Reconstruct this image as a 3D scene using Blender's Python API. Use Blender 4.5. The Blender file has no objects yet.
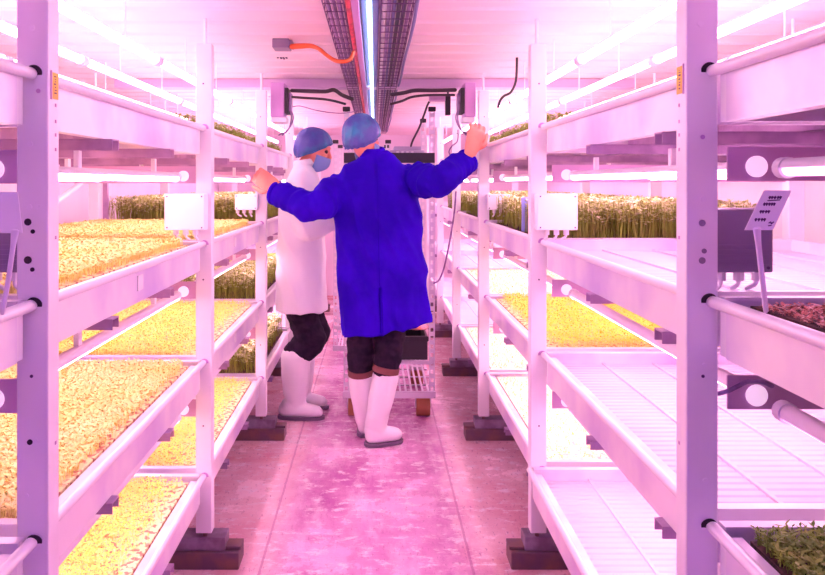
import bpy, bmesh, math, random
import numpy as np
from mathutils import Vector, Matrix, noise
random.seed(7); rng = np.random.default_rng(7)
PI = math.pi
sc = bpy.context.scene
col = sc.collection
F, CX, CY, H = 690.0, 375.0, 183.0, 1.40

def P(px, py, Y):
    return Vector(((px-CX)*Y/F, Y, H-(py-CY)*Y/F))

# ------------------------------------------------------------------ materials
def mat(name, color, rough=.5, metal=0.0, emit=None, estr=0.0, var=None, vscale=8.0, bump=0.0, bscale=40.0, sss=0.0,
        spec=None, vdetail=4.0, vlo=.4, vhi=.6, alpha=1.0, transmission=0.0):
    m = bpy.data.materials.new(name); m.use_nodes = True
    nt = m.node_tree; b = nt.nodes['Principled BSDF']
    b.inputs['Base Color'].default_value = (*color, 1)
    b.inputs['Roughness'].default_value = rough
    b.inputs['Metallic'].default_value = metal
    if spec is not None: b.inputs['Specular IOR Level'].default_value = spec
    if transmission: b.inputs['Transmission Weight'].default_value = transmission
    if alpha < 1: b.inputs['Alpha'].default_value = alpha
    if sss:
        b.inputs['Subsurface Weight'].default_value = sss
        b.inputs['Subsurface Radius'].default_value = (.02, .008, .004)
    if emit:
        b.inputs['Emission Color'].default_value = (*emit, 1)
        b.inputs['Emission Strength'].default_value = estr
    if var is not None or bump:
        tc = nt.nodes.new('ShaderNodeTexCoord')
    if var is not None:
        n = nt.nodes.new('ShaderNodeTexNoise'); n.inputs['Scale'].default_value = vscale; n.inputs['Detail'].default_value = vdetail
        r = nt.nodes.new('ShaderNodeMapRange'); r.inputs[1].default_value = vlo; r.inputs[2].default_value = vhi
        x = nt.nodes.new('ShaderNodeMix'); x.data_type = 'RGBA'
        x.inputs[6].default_value = (*color, 1); x.inputs[7].default_value = (*var, 1)
        nt.links.new(tc.outputs['Object'], n.inputs['Vector']); nt.links.new(n.outputs['Fac'], r.inputs[0])
        nt.links.new(r.outputs[0], x.inputs[0]); nt.links.new(x.outputs[2], b.inputs['Base Color'])
    if bump:
        n2 = nt.nodes.new('ShaderNodeTexNoise'); n2.inputs['Scale'].default_value = bscale; n2.inputs['Detail'].default_value = 3
        bp = nt.nodes.new('ShaderNodeBump'); bp.inputs['Strength'].default_value = bump; bp.inputs['Distance'].default_value = .01
        nt.links.new(tc.outputs['Object'], n2.inputs['Vector']); nt.links.new(n2.outputs['Fac'], bp.inputs['Height'])
        nt.links.new(bp.outputs[0], b.inputs['Normal'])
    return m

M = {}
M['post'] = mat('post_paint', (.92, .89, .90), .38, .06, var=(.88, .84, .87), vscale=5)
M['galv'] = mat('galvanised_steel', (.92, .88, .90), .34, .25, var=(.68, .56, .80), vscale=2.6, vlo=.42, vhi=.62, bump=.03, bscale=8)
M['rail'] = mat('rail_metal', (.92, .88, .90), .30, .15)
M['bed'] = mat('white_bed_plastic', (.72, .62, .70), .40, var=(.67, .56, .66), vscale=3)
M['channel'] = mat('channel_steel', (.50, .32, .52), .45, .25, var=(.36, .22, .40), vscale=12)
M['plate'] = mat('plate_steel', (.66, .40, .62), .5, .1)
M['sleeper'] = mat('rusty_beam', (.16, .09, .13), .6, .2, var=(.24, .12, .10), vscale=9)
M['beamtop'] = mat('grey_channel', (.34, .27, .38), .5, .3, var=(.22, .15, .22), vscale=14)
M['housing'] = mat('lamp_housing', (.88, .80, .86), .4)
M['lamp'] = mat('grow_lamp_glow', (.9, .85, .9), .4, emit=(1.0, .51, .77), estr=12)
M['lamptop'] = mat('top_lamp_glow', (.9, .85, .9), .4, emit=(1.0, .54, .80), estr=9)
M['lampdim'] = mat('dim_lamp_glow', (.9, .85, .9), .4, emit=(1.0, .42, .88), estr=1.3)
M['socket'] = mat('backlit_cap_glow', (.9, .85, .9), .4, emit=(1.0, .66, .9), estr=.35)  # cap whose glow is painted in for the lit bay behind the plate
M['offtube'] = mat('unlit_tube', (.85, .76, .84), .25)
M['cap'] = mat('lamp_cap', (.85, .80, .85), .45)
M['white'] = mat('white_plastic', (.95, .92, .94), .45)
M['greybox'] = mat('purple_grey_box', (.30, .24, .34), .5, var=(.26, .2, .3), vscale=6)
M['dark'] = mat('black_plastic', (.03, .022, .032), .45)
M['cable'] = mat('dark_cable', (.05, .032, .045), .5)
M['cablep'] = mat('purple_cable', (.42, .26, .50), .5, var=(.22, .12, .27), vscale=18)
M['wire'] = mat('basket_wire', (.16, .08, .18), .4, .3)
M['red'] = mat('red_cable', (.75, .03, .07), .45, var=(.45, .01, .04), vscale=30)
M['orange'] = mat('orange_hose', (.80, .12, .02), .45)
M['trunk'] = mat('lilac_trunking', (.62, .36, .68), .5)
M['lilac'] = mat('lilac_housing', (.17, .16, .36), .5)
M['cool'] = mat('cool_tube_glow', (.8, 1, 1), .4, emit=(.55, .95, 1.0), estr=5.5)
M['violet'] = mat('violet_fill_glow', (.9, .7, 1), .4, emit=(.30, .15, 1.0), estr=15)  # glow of the added fill lamps behind the camera
M['sticker'] = mat('amber_sticker', (.90, .62, .10), .6, var=(.9, .55, .12), vscale=20)
M['ink'] = mat('ink', (.10, .05, .13), .7)
M['hole'] = mat('hole_dark', (.03, .015, .03), .8)
M['bolt'] = mat('bolt_zinc', (.9, .86, .9), .3, .2)
M['card'] = mat('card_white', (.88, .84, .88), .6)
M['skin'] = mat('skin', (.94, .35, .25), .5, sss=.12, var=(.90, .29, .22), vscale=14)
M['blue'] = mat('blue_cotton', (.036, .0012, .56), .8, var=(.022, .001, .40), vscale=4, bump=.4, bscale=16, spec=.04)
M['seam'] = mat('blue_seam', (.018, .001, .34), .9, spec=.02)
M['wcoat'] = mat('white_cotton', (.95, .92, .94), .75, bump=.3, bscale=12)
M['pants'] = mat('dark_denim', (.035, .018, .04), .85, var=(.022, .012, .03), vscale=30, bump=.4, bscale=25, spec=.1)
M['boot'] = mat('white_rubber', (.92, .87, .90), .32)
M['sole'] = mat('grey_sole', (.17, .11, .19), .6)
M['cuff'] = mat('brown_cuff', (.21, .07, .07), .7)
M['net'] = mat('blue_hair_net', (.075, .085, .36), .5, var=(.03, .22, .42), vscale=8, vlo=.45, vhi=.65, bump=.6, bscale=34)  # teal patches painted in for the cool tube's light on the cap
M['beard'] = mat('pale_blue_mask', (.22, .33, .66), .6, bump=.3, bscale=40)
M['eye'] = mat('eye', (.10, .05, .05), .2)
M['trolley'] = mat('trolley_zinc', (.74, .66, .76), .4, .3)
M['wheel'] = mat('brown_wheel', (.42, .16, .07), .6)
M['device'] = mat('grey_device', (.50, .42, .58), .4)
M['packet'] = mat('orange_packet', (.85, .25, .20), .5, var=(.80, .35, .5), vscale=25)
M['bluepipe'] = mat('blue_film', (.30, .34, .80), .4)
# crops
M['matfelt'] = mat('felt_mat', (.93, .84, .42), .9, var=(.55, .22, .14), vscale=55, vdetail=2, vlo=.50, vhi=.60)
M['paleseed'] = mat('pale_seed_mat', (.98, .92, .62), .9, var=(.85, .62, .42), vscale=60, vdetail=2, vlo=.56, vhi=.66)
M['yleaf'] = mat('yellow_leaf', (.95, .87, .36), .75, var=(.94, .81, .26), vscale=5, sss=0)
M['pleaf'] = mat('pale_leaf', (.98, .95, .20), .75, var=(.96, .88, .24), vscale=14)
M['oleaf'] = mat('golden_leaf', (.97, .90, .12), .75, var=(.94, .80, .10), vscale=8)
M['ystem'] = mat('pale_stem', (.94, .90, .30), .7)
M['dstem'] = mat('green_brown_stem', (.34, .42, .05), .6, var=(.28, .26, .05), vscale=20)
M['tleaf'] = mat('pinkish_leaf', (.80, .76, .50), .6, var=(.48, .58, .10), vscale=40, vlo=.42, vhi=.58)
M['gleaf'] = mat('olive_leaf', (.46, .58, .10), .6, var=(.28, .36, .05), vscale=30)
M['grass'] = mat('deep_green_blade', (.17, .30, .03), .6, var=(.34, .46, .06), vscale=30)
M['soil'] = mat('dark_soil', (.06, .03, .03), .9, var=(.14, .06, .05), vscale=80)
M['seed'] = mat('red_brown_seed', (.70, .26, .20), .7, var=(.92, .60, .50), vscale=90, vlo=.5, vhi=.6)

# ------------------------------------------------------------------ mesh builder
class MB:
    def __init__(s): s.v = []; s.f = []; s.m = []; s.cur = 0
    def add(s, vs, fs):
        b = len(s.v); s.v.extend(Vector(v) for v in vs)
        for f in fs: s.f.append([b+i for i in f]); s.m.append(s.cur)
        return s
    def box(s, x0, x1, y0, y1, z0, z1):
        if x0 > x1: x0, x1 = x1, x0
        return s.add([(x0,y0,z0),(x1,y0,z0),(x1,y1,z0),(x0,y1,z0),(x0,y0,z1),(x1,y0,z1),(x1,y1,z1),(x0,y1,z1)],
                     [(3,2,1,0),(4,5,6,7),(0,1,5,4),(1,2,6,5),(2,3,7,6),(3,0,4,7)])
    def cyl(s, p0, p1, r, n=12, r1=None):
        p0, p1 = Vector(p0), Vector(p1); r1 = r if r1 is None else r1
        d = (p1-p0).normalized(); a = d.orthogonal().normalized(); b = d.cross(a)
        vs = []
        for p, rr in ((p0, r), (p1, r1)):
            for k in range(n):
                t = 2*PI*k/n; vs.append(p+a*math.cos(t)*rr+b*math.sin(t)*rr)
        fs = [(k, (k+1) % n, n+(k+1) % n, n+k) for k in range(n)]
        fs += [tuple(range(n-1, -1, -1)), tuple(range(n, 2*n))]
        return s.add(vs, fs)
    def sphere(s, c, rad, nu=20, nv=12, R=None):
        c = Vector(c); R = R or Matrix.Identity(3)
        rx, ry, rz = rad if hasattr(rad, '__len__') else (rad,)*3
        vs = [c+R@Vector((0,0,rz))]
        for i in range(1, nv):
            ph = PI*i/nv
            for k in range(nu):
                t = 2*PI*k/nu
                vs.append(c+R@Vector((rx*math.sin(ph)*math.cos(t), ry*math.sin(ph)*math.sin(t), rz*math.cos(ph))))
        vs.append(c+R@Vector((0,0,-rz)))
        fs = [(0, 1+k, 1+(k+1) % nu) for k in range(nu)]
        for i in range(nv-2):
            for k in range(nu):
                a = 1+i*nu+k; b = 1+i*nu+(k+1) % nu
                fs.append((a, a+nu, b+nu, b))
        L = len(vs)-1; o = 1+(nv-2)*nu
        fs += [(o+k, L, o+(k+1) % nu) for k in range(nu)]
        return s.add(vs, fs)
    def loft(s, rings, closed_caps=True):
        n = len(rings[0]); vs = [v for r in rings for v in r]; fs = []
        for i in range(len(rings)-1):
            for k in range(n):
                a = i*n+k; b = i*n+(k+1) % n
                fs.append((a, b, b+n, a+n))
        if closed_caps:
            fs.append(tuple(range(n-1, -1, -1))); fs.append(tuple((len(rings)-1)*n+k for k in range(n)))
        return s.add(vs, fs)
    def limb(s, pts, radii, n=14, sub=6, up=None, wr=0.0, wk=6.0, caps=True):
        """smooth tube through pts; radii floats or (a,b) pairs; b lies along up"""
        pts = [Vector(p) for p in pts]; rr = [(r, r) if not hasattr(r, '__len__') else r for r in radii]
        A, R = [], []
        N = len(pts)
        for i in range(N-1):
            p0, p1, p2, p3 = pts[max(i-1, 0)], pts[i], pts[i+1], pts[min(i+2, N-1)]
            for j in range(sub):
                t = j/sub; t2 = t*t; t3 = t2*t
                A.append(.5*((2*p1)+(p2-p0)*t+(2*p0-5*p1+4*p2-p3)*t2+(3*p1-p0-3*p2+p3)*t3))
                e = t*t*(3-2*t)
                R.append((rr[i][0]*(1-e)+rr[i+1][0]*e, rr[i][1]*(1-e)+rr[i+1][1]*e))
        A.append(pts[-1]); R.append(rr[-1])
        T = [(A[min(i+1, len(A)-1)]-A[max(i-1, 0)]).normalized() for i in range(len(A))]
        if caps:
            for end in (0, 1):
                p, t, r = (A[0], T[0], R[0]) if end == 0 else (A[-1], T[-1], R[-1])
                rm = min(r); ex = []
                for q in (.5, .85, .99):
                    d = rm*q*(-1 if end == 0 else 1); k = math.sqrt(1-q*q)
                    ex.append((p+t*d, t, (r[0]*k, r[1]*k)))
                if end == 0:
                    for e in ex: A.insert(0, e[0]); T.insert(0, e[1]); R.insert(0, e[2])
                else:
                    for e in ex: A.append(e[0]); T.append(e[1]); R.append(e[2])
        u = Vector(up) if up is not None else T[0].orthogonal()
        rings = []
        for i, (p, t, r) in enumerate(zip(A, T, R)):
            if up is not None: u = Vector(up)
            u = (u-t*u.dot(t))
            u = u.normalized() if u.length > 1e-6 else t.orthogonal().normalized()
            w = u.cross(t)
            ring = []
            for k in range(n):
                th = 2*PI*k/n
                q = 1+wr*(math.sin(wk*i*.55+2.1*math.sin(th+i*.3))*.6+.4*math.sin(wk*i*.9+3*th)) if wr else 1
                ring.append(p+w*math.cos(th)*r[0]*q+u*math.sin(th)*r[1]*q)
            rings.append(ring)
        return s.loft(rings)
    def mesh(s, name, mats, smooth=False, origin=None):
        me = bpy.data.meshes.new(name)
        o = Vector(origin) if origin is not None else Vector((0,0,0))
        me.from_pydata([v-o for v in s.v], [], s.f)
        for m in (mats if isinstance(mats, (list, tuple)) else [mats]): me.materials.append(m)
        if any(s.m): me.polygons.foreach_set('material_index', s.m)
        if smooth: me.polygons.foreach_set('use_smooth', [True]*len(me.polygons))
        me.update()
        return me
    def build(s, name, mats, parent=None, smooth=False, origin=None, loc=None, bevel=0, auto=False):
        o = bpy.data.objects.new(name, s.mesh(name, mats, smooth, origin)); col.objects.link(o)
        if parent is not None: o.parent = parent
        if loc is not None: o.location = loc
        if bevel:
            b = o.modifiers.new('bevel', 'BEVEL'); b.width = bevel; b.segments = 2; b.limit_method = 'ANGLE'
        if auto:
            o.data.polygons.foreach_set('use_smooth', [True]*len(o.data.polygons))
            o.data.set_sharp_from_angle(angle=math.radians(40))
        return o

def tag(o, label, cat, group=None, kind=None):
    o['label'] = label; o['category'] = cat
    if group: o['group'] = group
    if kind: o['kind'] = kind
    return o
def empty(name, loc, label, cat, group=None):
    o = bpy.data.objects.new(name, None); col.objects.link(o); o.location = loc; o.empty_display_size = .05
    return tag(o, label, cat, group)
KIDS = {}
def kids(o):
    return [c for c in bpy.data.objects if c.parent is o]
def copy_tree(o, tree=None, parent=None):
    c = o.copy(); col.objects.link(c)
    if parent is not None: c.parent = parent
    for ch in tree.get(o.name, []): copy_tree(ch, tree, c)
    return c
def make_tree(root):
    t = {}; todo = [root]
    while todo:
        o = todo.pop(); k = kids(o); t[o.name] = k; todo += k
    return t
def struct(name, mb, m, **k):
    o = mb.build(name, m, **k); o['kind'] = 'structure'; return o
def remesh(o, voxel, smooth_it=4, disp=None):
    md = o.modifiers.new('r', 'REMESH'); md.mode = 'VOXEL'; md.voxel_size = voxel; md.use_smooth_shade = True
    sm = o.modifiers.new('s', 'SMOOTH'); sm.factor = .5; sm.iterations = smooth_it
    dg = bpy.context.evaluated_depsgraph_get(); ev = o.evaluated_get(dg)
    me = bpy.data.meshes.new_from_object(ev); mats = list(o.data.materials)
    o.modifiers.clear(); o.data = me
    if not me.materials:
        for m in mats: me.materials.append(m)
    if disp:
        amp, scl = disp[:2]; seam = disp[3] if len(disp) > 3 else None; zs = disp[2] if len(disp) > 2 else 1
        for v, nrm in zip(me.vertices, [Vector(p.vector) for p in me.vertex_normals]):
            w = Vector((v.co.x, v.co.y, v.co.z*zs))*scl
            d_ = amp*(noise.noise(w)+.5*noise.noise(w*2.3+Vector((3,1,7))))
            if seam is not None:
                a_, zz, sx_, sl_ = seam
                cuffmask = max(0, min(1, (.42-abs(v.co.x))/.12))
                d_ = (d_*.4+d_*.6*cuffmask)+a_*cuffmask*(.5-abs(noise.noise(Vector((v.co.x*9+v.co.z*5, v.co.y*3, v.co.z*2-v.co.x*3)))*1.6))
                if nrm.y < -.35:
                    dx = v.co.x-(sx_+sl_*(1.5-v.co.z))
                    d_ -= (.006 if v.co.z > zz else .020)*math.exp(-(dx/.0065)**2)
            v.co += nrm*d_
    me.polygons.foreach_set('use_smooth', [True]*len(me.polygons)); me.update()
    return o

ORD = ['first', 'second', 'third', 'fourth', 'fifth', 'sixth', 'seventh']
SHELF = ['top', 'second', 'third', 'bottom']
SIDE = {-1: 'left', 1: 'right'}
TZ = {-1: [1.609, 1.189, .760, .348], 1: [1.614, 1.196, .789, .372]}
BAY = 1.25
NB = 6
POSTX = {-1: .592, 1: .564}          # aisle face of the uprights
RAILX = {-1: .622, 1: .610}

# ------------------------------------------------------------------ setting
def floor_mat():
    m = bpy.data.materials.new('wet_concrete'); m.use_nodes = True; nt = m.node_tree; N = nt.nodes; L = nt.links
    b = N['Principled BSDF']; tc = N.new('ShaderNodeTexCoord')
    def noise_(scale, detail, rough=.6, stretch=(1,1,1)):
        mp = N.new('ShaderNodeMapping'); mp.inputs['Scale'].default_value = stretch
        n = N.new('ShaderNodeTexNoise'); n.inputs['Scale'].default_value = scale; n.inputs['Detail'].default_value = detail; n.inputs['Roughness'].default_value = rough
        L.new(tc.outputs['Object'], mp.inputs[0]); L.new(mp.outputs[0], n.inputs['Vector']); return n.outputs['Fac']
    def rng_(x, a, c_, lo=0, hi=1):
        r = N.new('ShaderNodeMapRange'); r.inputs[1].default_value = a; r.inputs[2].default_value = c_; r.inputs[3].default_value = lo; r.inputs[4].default_value = hi
        L.new(x, r.inputs[0]); return r.outputs[0]
    def mix(f, a, c_):
        x = N.new('ShaderNodeMix'); x.data_type = 'RGBA'
        L.new(f, x.inputs[0])
        for i, v in ((6, a), (7, c_)):
            if isinstance(v, tuple): x.inputs[i].default_value = (*v, 1)
            else: L.new(v, x.inputs[i])
        return x.outputs[2]
    n1 = noise_(2.6, 10, .68); n2 = noise_(16, 8, .75, (.7, 1.3, 1)); n3 = noise_(1.1, 3); n4 = noise_(45, 4, .7, (1.6, .6, 1)); n5 = noise_(5, 8, .7, (1.5, .45, 1))
    def math_(op, a, b_=None):
        q = N.new('ShaderNodeMath'); q.operation = op
        for i_, v in ((0, a), (1, b_)):
            if v is None: continue
            if isinstance(v, (int, float)): q.inputs[i_].default_value = v
            else: L.new(v, q.inputs[i_])
        return q.outputs[0]
    sx = N.new('ShaderNodeSeparateXYZ'); L.new(tc.outputs['Object'], sx.inputs[0])
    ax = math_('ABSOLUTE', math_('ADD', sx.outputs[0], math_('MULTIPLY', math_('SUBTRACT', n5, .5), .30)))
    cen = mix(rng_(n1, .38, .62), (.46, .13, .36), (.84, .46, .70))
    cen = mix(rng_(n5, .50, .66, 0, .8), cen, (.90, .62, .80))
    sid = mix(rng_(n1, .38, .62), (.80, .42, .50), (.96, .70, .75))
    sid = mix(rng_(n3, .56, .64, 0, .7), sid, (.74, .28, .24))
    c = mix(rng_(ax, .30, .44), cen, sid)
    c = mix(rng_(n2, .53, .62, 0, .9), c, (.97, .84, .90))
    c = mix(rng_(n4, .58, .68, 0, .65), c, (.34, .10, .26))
    for x0 in (-.41, .36):
        jn = math_('LESS_THAN', math_('ABSOLUTE', math_('SUBTRACT', math_('ADD', sx.outputs[0], math_('MULTIPLY', n2, .012)), x0)), .005)
        c = mix(math_('MULTIPLY', jn, .6), c, (.40, .13, .28))
    L.new(c, b.inputs['Base Color'])
    L.new(rng_(n1, .35, .65, .05, .36), b.inputs['Roughness'])
    bp = N.new('ShaderNodeBump'); bp.inputs['Strength'].default_value = .35; bp.inputs['Distance'].default_value = .01
    L.new(n2, bp.inputs['Height']); L.new(bp.outputs[0], b.inputs['Normal'])
    return m
M['floor'] = floor_mat()
M['ceil'] = mat('ceiling_panel', (.88, .74, .76), .55, var=(.86, .69, .73), vscale=1.2)
M['wall'] = mat('wall_panel', (.88, .78, .86), .6, var=(.84, .72, .82), vscale=2)
M['endwall'] = mat('end_wall', (.86, .74, .82), .6)
M['beam'] = mat('lilac_beam', (.66, .48, .68), .5)
Y0, Y1, WX, CZ = -2.4, 8.6, 1.95, 2.0
struct('floor', MB().box(-WX, WX, Y0, Y1, -.05, 0), M['floor'])
mb = MB(); ys = []
y = Y0
prof = []
while y < Y1:
    prof += [(y, CZ), (y+.15, CZ), (y+.165, CZ+.012), (y+.185, CZ+.012)]; y += .2
prof = [(min(a, Y1), z) for a, z in prof]+[(Y1, CZ)]
vs = []; fs = []
for a, z in prof: vs += [(-WX, a, z), (WX, a, z)]
for i in range(len(prof)-1): fs.append((2*i, 2*i+2, 2*i+3, 2*i+1))
nv = len(vs); vs += [(-WX, Y0, CZ+.06), (WX, Y0, CZ+.06), (-WX, Y1, CZ+.06), (WX, Y1, CZ+.06)]
fs.append((nv, nv+1, nv+3, nv+2)); mb.add(vs, fs)
struct('ceiling', mb, M['ceil'])
struct('wall_left', MB().box(-WX-.05, -WX, Y0, Y1, 0, CZ+.06), M['wall'])
struct('wall_right', MB().box(WX, WX+.05, Y0, Y1, 0, CZ+.06), M['wall'])
struct('wall_end', MB().box(-WX, WX, Y1, Y1+.05, 0, CZ+.06), M['endwall'])
struct('wall_back', MB().box(-WX, WX, Y0-.05, Y0, 0, CZ+.06), M['endwall'])
b_ = struct('trim_1', MB().box(-1.5, 1.5, 3.97, 4.07, 1.950, 2.0), M['beam'])
b_['label'] = 'lilac steel cross beam under the ceiling'

# ------------------------------------------------------------------ uprights
def make_post(side, front=True, near=False):
    """local: aisle face at x=0, outward = side*x, front face at y=0"""
    r = empty('rack_post', (0,0,0), '-', 'post', 'rack posts')
    mb = MB().box(0, side*.058, 0, .044, .13, 1.905)
    mb.build('upright', M['post'], r, bevel=.003)
    MB().cyl((side*.028, .022, .112), (side*.028, .022, .131), .008).build('adjuster_foot', M['sleeper'], r)
    MB().cyl((side*.028, .022, 1.904), (side*.028, .022, 2.0), .006).build('ceiling_rod', M['post'], r)
    if front:
        for t, z in enumerate(TZ[side]):
            xo = side*(RAILX[side]-POSTX[side])
            MB().cyl((xo-side*.005, -.0012, z-.0095), (xo-side*.005, .001, z-.0088), .0142, 20).build('rail_slot', M['hole' if near else 'trunk'], r)
        for z in (1.76, 1.05, .52):
            MB().cyl((side*.030, -.0012, z), (side*.030, .001, z), .003, 10).build('screw', M['ink'], r)
    return r
posts = {}
for s in (-1, 1):
    for front in (True, False):
        near = make_post(s, front, True); base = make_post(s, front); tree = make_tree(base)
        for k in range(0, NB+1):
            o = near if k == 1 else base if k == 0 else copy_tree(base, tree)
            X = POSTX[s] if front else 1.50
            o.location = (s*X, k*BAY, 0)
            if front:
                o['label'] = f'white front post of the {SIDE[s]} rack, {ORD[k]} of its row along the aisle'
            else:
                o['label'] = f'white rear post of the {SIDE[s]} rack, {ORD[k]} of its row by the wall'
            posts[(s, k, front)] = o
# details of the nearest visible posts
def disc(parent, x, z, r, m, name, depth=.0015):
    MB().cyl((x, -depth, z), (x, .001, z), r, 14).build(name, m, parent)
def post_px(s, px, py): # pixel on front face at Y=1.25 -> local
    p = P(px, py, 1.25); return p.x-s*POSTX[s], p.z
L1, R1 = posts[(-1, 1, True)], posts[(1, 1, True)]
for (px, py, r, m, n) in [(32,28,.0055,'bolt','bolt'),(30,144,.005,'bolt','bolt'),(29.5,207,.005,'bolt','bolt'),(37.5,207,.005,'bolt','bolt'),
                          (28,222,.0065,'hole','hole'),(33,231.5,.004,'hole','hole'),(28,260,.007,'hole','hole'),(32.5,269.5,.004,'hole','hole'),
                          (38.5,91,.004,'plate','bolt'),(30,442,.005,'hole','hole'),(36,442,.005,'bolt','bolt'),(27,495.5,.003,'bolt','bolt')]:
    x, z = post_px(-1, px, py); disc(L1, x, z, r, M[m], n)
for (px, py, r, m, n) in [(700.5,24,.0055,'bolt','bolt'),(702.5,137,.004,'trunk','bolt'),(695.5,199,.0055,'bolt','bolt'),(703.5,199,.0055,'bolt','bolt'),
                          (702,223,.006,'greybox','hole'),(704,251,.0045,'greybox','hole'),(702,260.5,.006,'greybox','hole'),(704.5,365,.004,'bolt','bolt'),(705.5,481,.0055,'bolt','bolt')]:
    x, z = post_px(1, px, py); disc(R1, x, z, r, M[m], n)
def sticker(post, s, z0, z1):
    mb = MB().box(-s*.0015, s*.001, .012, .037, z0, z1)
    st = mb.build('sticker', M['sticker'], post); st['label'] = 'amber sticker with small marks'
    ink = MB()
    zz = z1-.006
    while zz > z0+.006:
        w = random.uniform(.002, .006)
        ink.box(-s*.0022, -s*.001, .022+random.uniform(-.003, .003), .026+random.uniform(0, .003), zz-w*.5, zz); zz -= w+.002
    ink.build('marks', M['ink'], st)
    MB().box(-s*.002, s*.001, .0085, .012, z0-.002, z1+.003).build('sticker_edge', M['plate'], post)
sticker(L1, -1, 1.555, 1.603); sticker(R1, 1, 1.565, 1.615)
# slots on the inner flange of the nearest posts
for s, post in ((-1, L1), (1, R1)):
    for z in (1.545, 1.515, 1.49, 1.463, 1.30, .92):
        MB().box(-s*.0012, s*.001, .026, .031, z-.004, z+.002).build('slot', M['plate'], post)

# foot beams carrying front and rear posts
for s in (-1, 1):
    fb = empty('foot_beam', (0,0,0), '-', 'floor beam', 'dark beams under the racks')
    MB().box(s*.493, s*1.62, 0, .10, 0, .062).build('lower_beam', M['sleeper'], fb, bevel=.004)
    MB().box(s*.545, s*1.60, .012, .085, .0621, .112).build('upper_channel', M['beamtop'], fb, bevel=.003)
    MB().box(s*.489, s*.545, .02, .08, .0621, .075).build('end_lip', M['sleeper'], fb, bevel=.002)
    tree = make_tree(fb)
    for k in range(NB+1):
        o = fb if k == 0 else copy_tree(fb, tree)
        o.location = (0, k*BAY-.005, 0)
        o['label'] = f'dark steel floor beam under the {ORD[k]} post pair of the {SIDE[s]} rack'

# ------------------------------------------------------------------ trays
def make_tray(s):
    """local origin: rail axis at the bay's start"""
    r = empty('grow_tray', (0,0,0), '-', 'tray', 'growing trays on the racks')
    W = .885
    MB().cyl((0, .046, -.0108), (0, 1.249, -.0108), .0108, 16).build('front_rail', M['rail'], r, auto=True)
    a, b = .075, 1.212
    mb = MB().box(s*.007, s*.0095, a, b, -.106, -.012).box(s*.0095, s*.035, a, b, -.106, -.1035).box(s*.0095, s*.035, a, b, -.0145, -.012)
    mb.build('side_panel', M['galv'], r)
    for y0, y1 in ((.052, .0735), (1.2135, 1.2355)):
        MB().box(s*.0085, s*.0115, y0, y1, -.104, -.013).build('corner_plate', M['rail'], r)
    # ribbed bed
    n = 38; y0, y1 = .062, 1.23; mb = MB(); prof = []
    p = (y1-y0)/n
    for i in range(n):
        q = y0+i*p; prof += [(q, -.044), (q+p*.18, -.040), (q+p*.78, -.040), (q+p*.92, -.044)]
    prof.append((y1, -.044))
    vs = []; fs = []
    for q, z in prof: vs += [(s*.012, q, z), (s*W, q, z)]
    for i in range(len(prof)-1): fs.append((2*i, 2*i+1, 2*i+3, 2*i+2) if s > 0 else (2*i, 2*i+2, 2*i+3, 2*i+1))
    k = len(vs); vs += [(s*.012, y0, -.052), (s*W, y0, -.052), (s*.012, y1, -.052), (s*W, y1, -.052)]
    fs.append((k, k+2, k+3, k+1)); mb.add(vs, fs)
    for x in (.028, .205, .385, .565, .745): mb.box(s*x, s*(x+.010), y0, y1, -.046, -.034)
    mb.build('ribbed_bed', M['bed'], r)
    for y0, y1 in ((.050, .0615), (1.2305, 1.242)):
        mb = MB().box(s*.012, s*(W+.012), y0, y1, -.104, -.006).box(s*.012, s*(W+.012), y0-.006, y1+.006, -.006, .0)
        mb.build('end_panel', M['galv'], r)
    MB().box(s*(W+.001), s*(W+.012), .062, 1.23, -.104, .0).build('back_panel', M['galv'], r)
    for yc in ((.357, .81) if s < 0 else (.44, .92)):
        mb = MB().box(-s*.010, s*.89, yc, yc+.003, -.132, -.1075).box(-s*.010, s*.89, yc, yc+.042, -.1095, -.1065).box(-s*.010, s*.89, yc+.039, yc+.042, -.132, -.1095)
        mb.build('cross_channel', M['channel'], r)
    for x in (.30, .62):
        MB().box(s*x, s*(x+.04), .06, 1.23, -.104, -.0525).build('under_beam', M['channel'], r)
    return r
trays = {}
for s in (-1, 1):
    base = make_tray(s); tree = make_tree(base); first = True
    for k in range(NB):
        for t in range(4):
            o = base if first else copy_tree(base, tree); first = False
            x = RAILX[s]
            if s == 1 and t == 3 and k == 1: x = .560
            o.location = (s*x, k*BAY, TZ[s][t])
            trays[(s, k, t)] = o
            if s == 1 and k == 0:
                for c in kids(o):
                    if c.name.startswith('cross_channel'): c.location.y -= .25
lp = MB().box(-.001, .0065, .575, .615, -.075, -.035).build('white_label', M['card'], trays[(-1, 1, 1)]); lp['label'] = 'small blank white sticker'
lp.location = (-.0105, 0, 0)
for (k, t) in ((2, 1), (2, 2)):
    q = lp.copy(); col.objects.link(q); q.parent = trays[(-1, k, t)]

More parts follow.
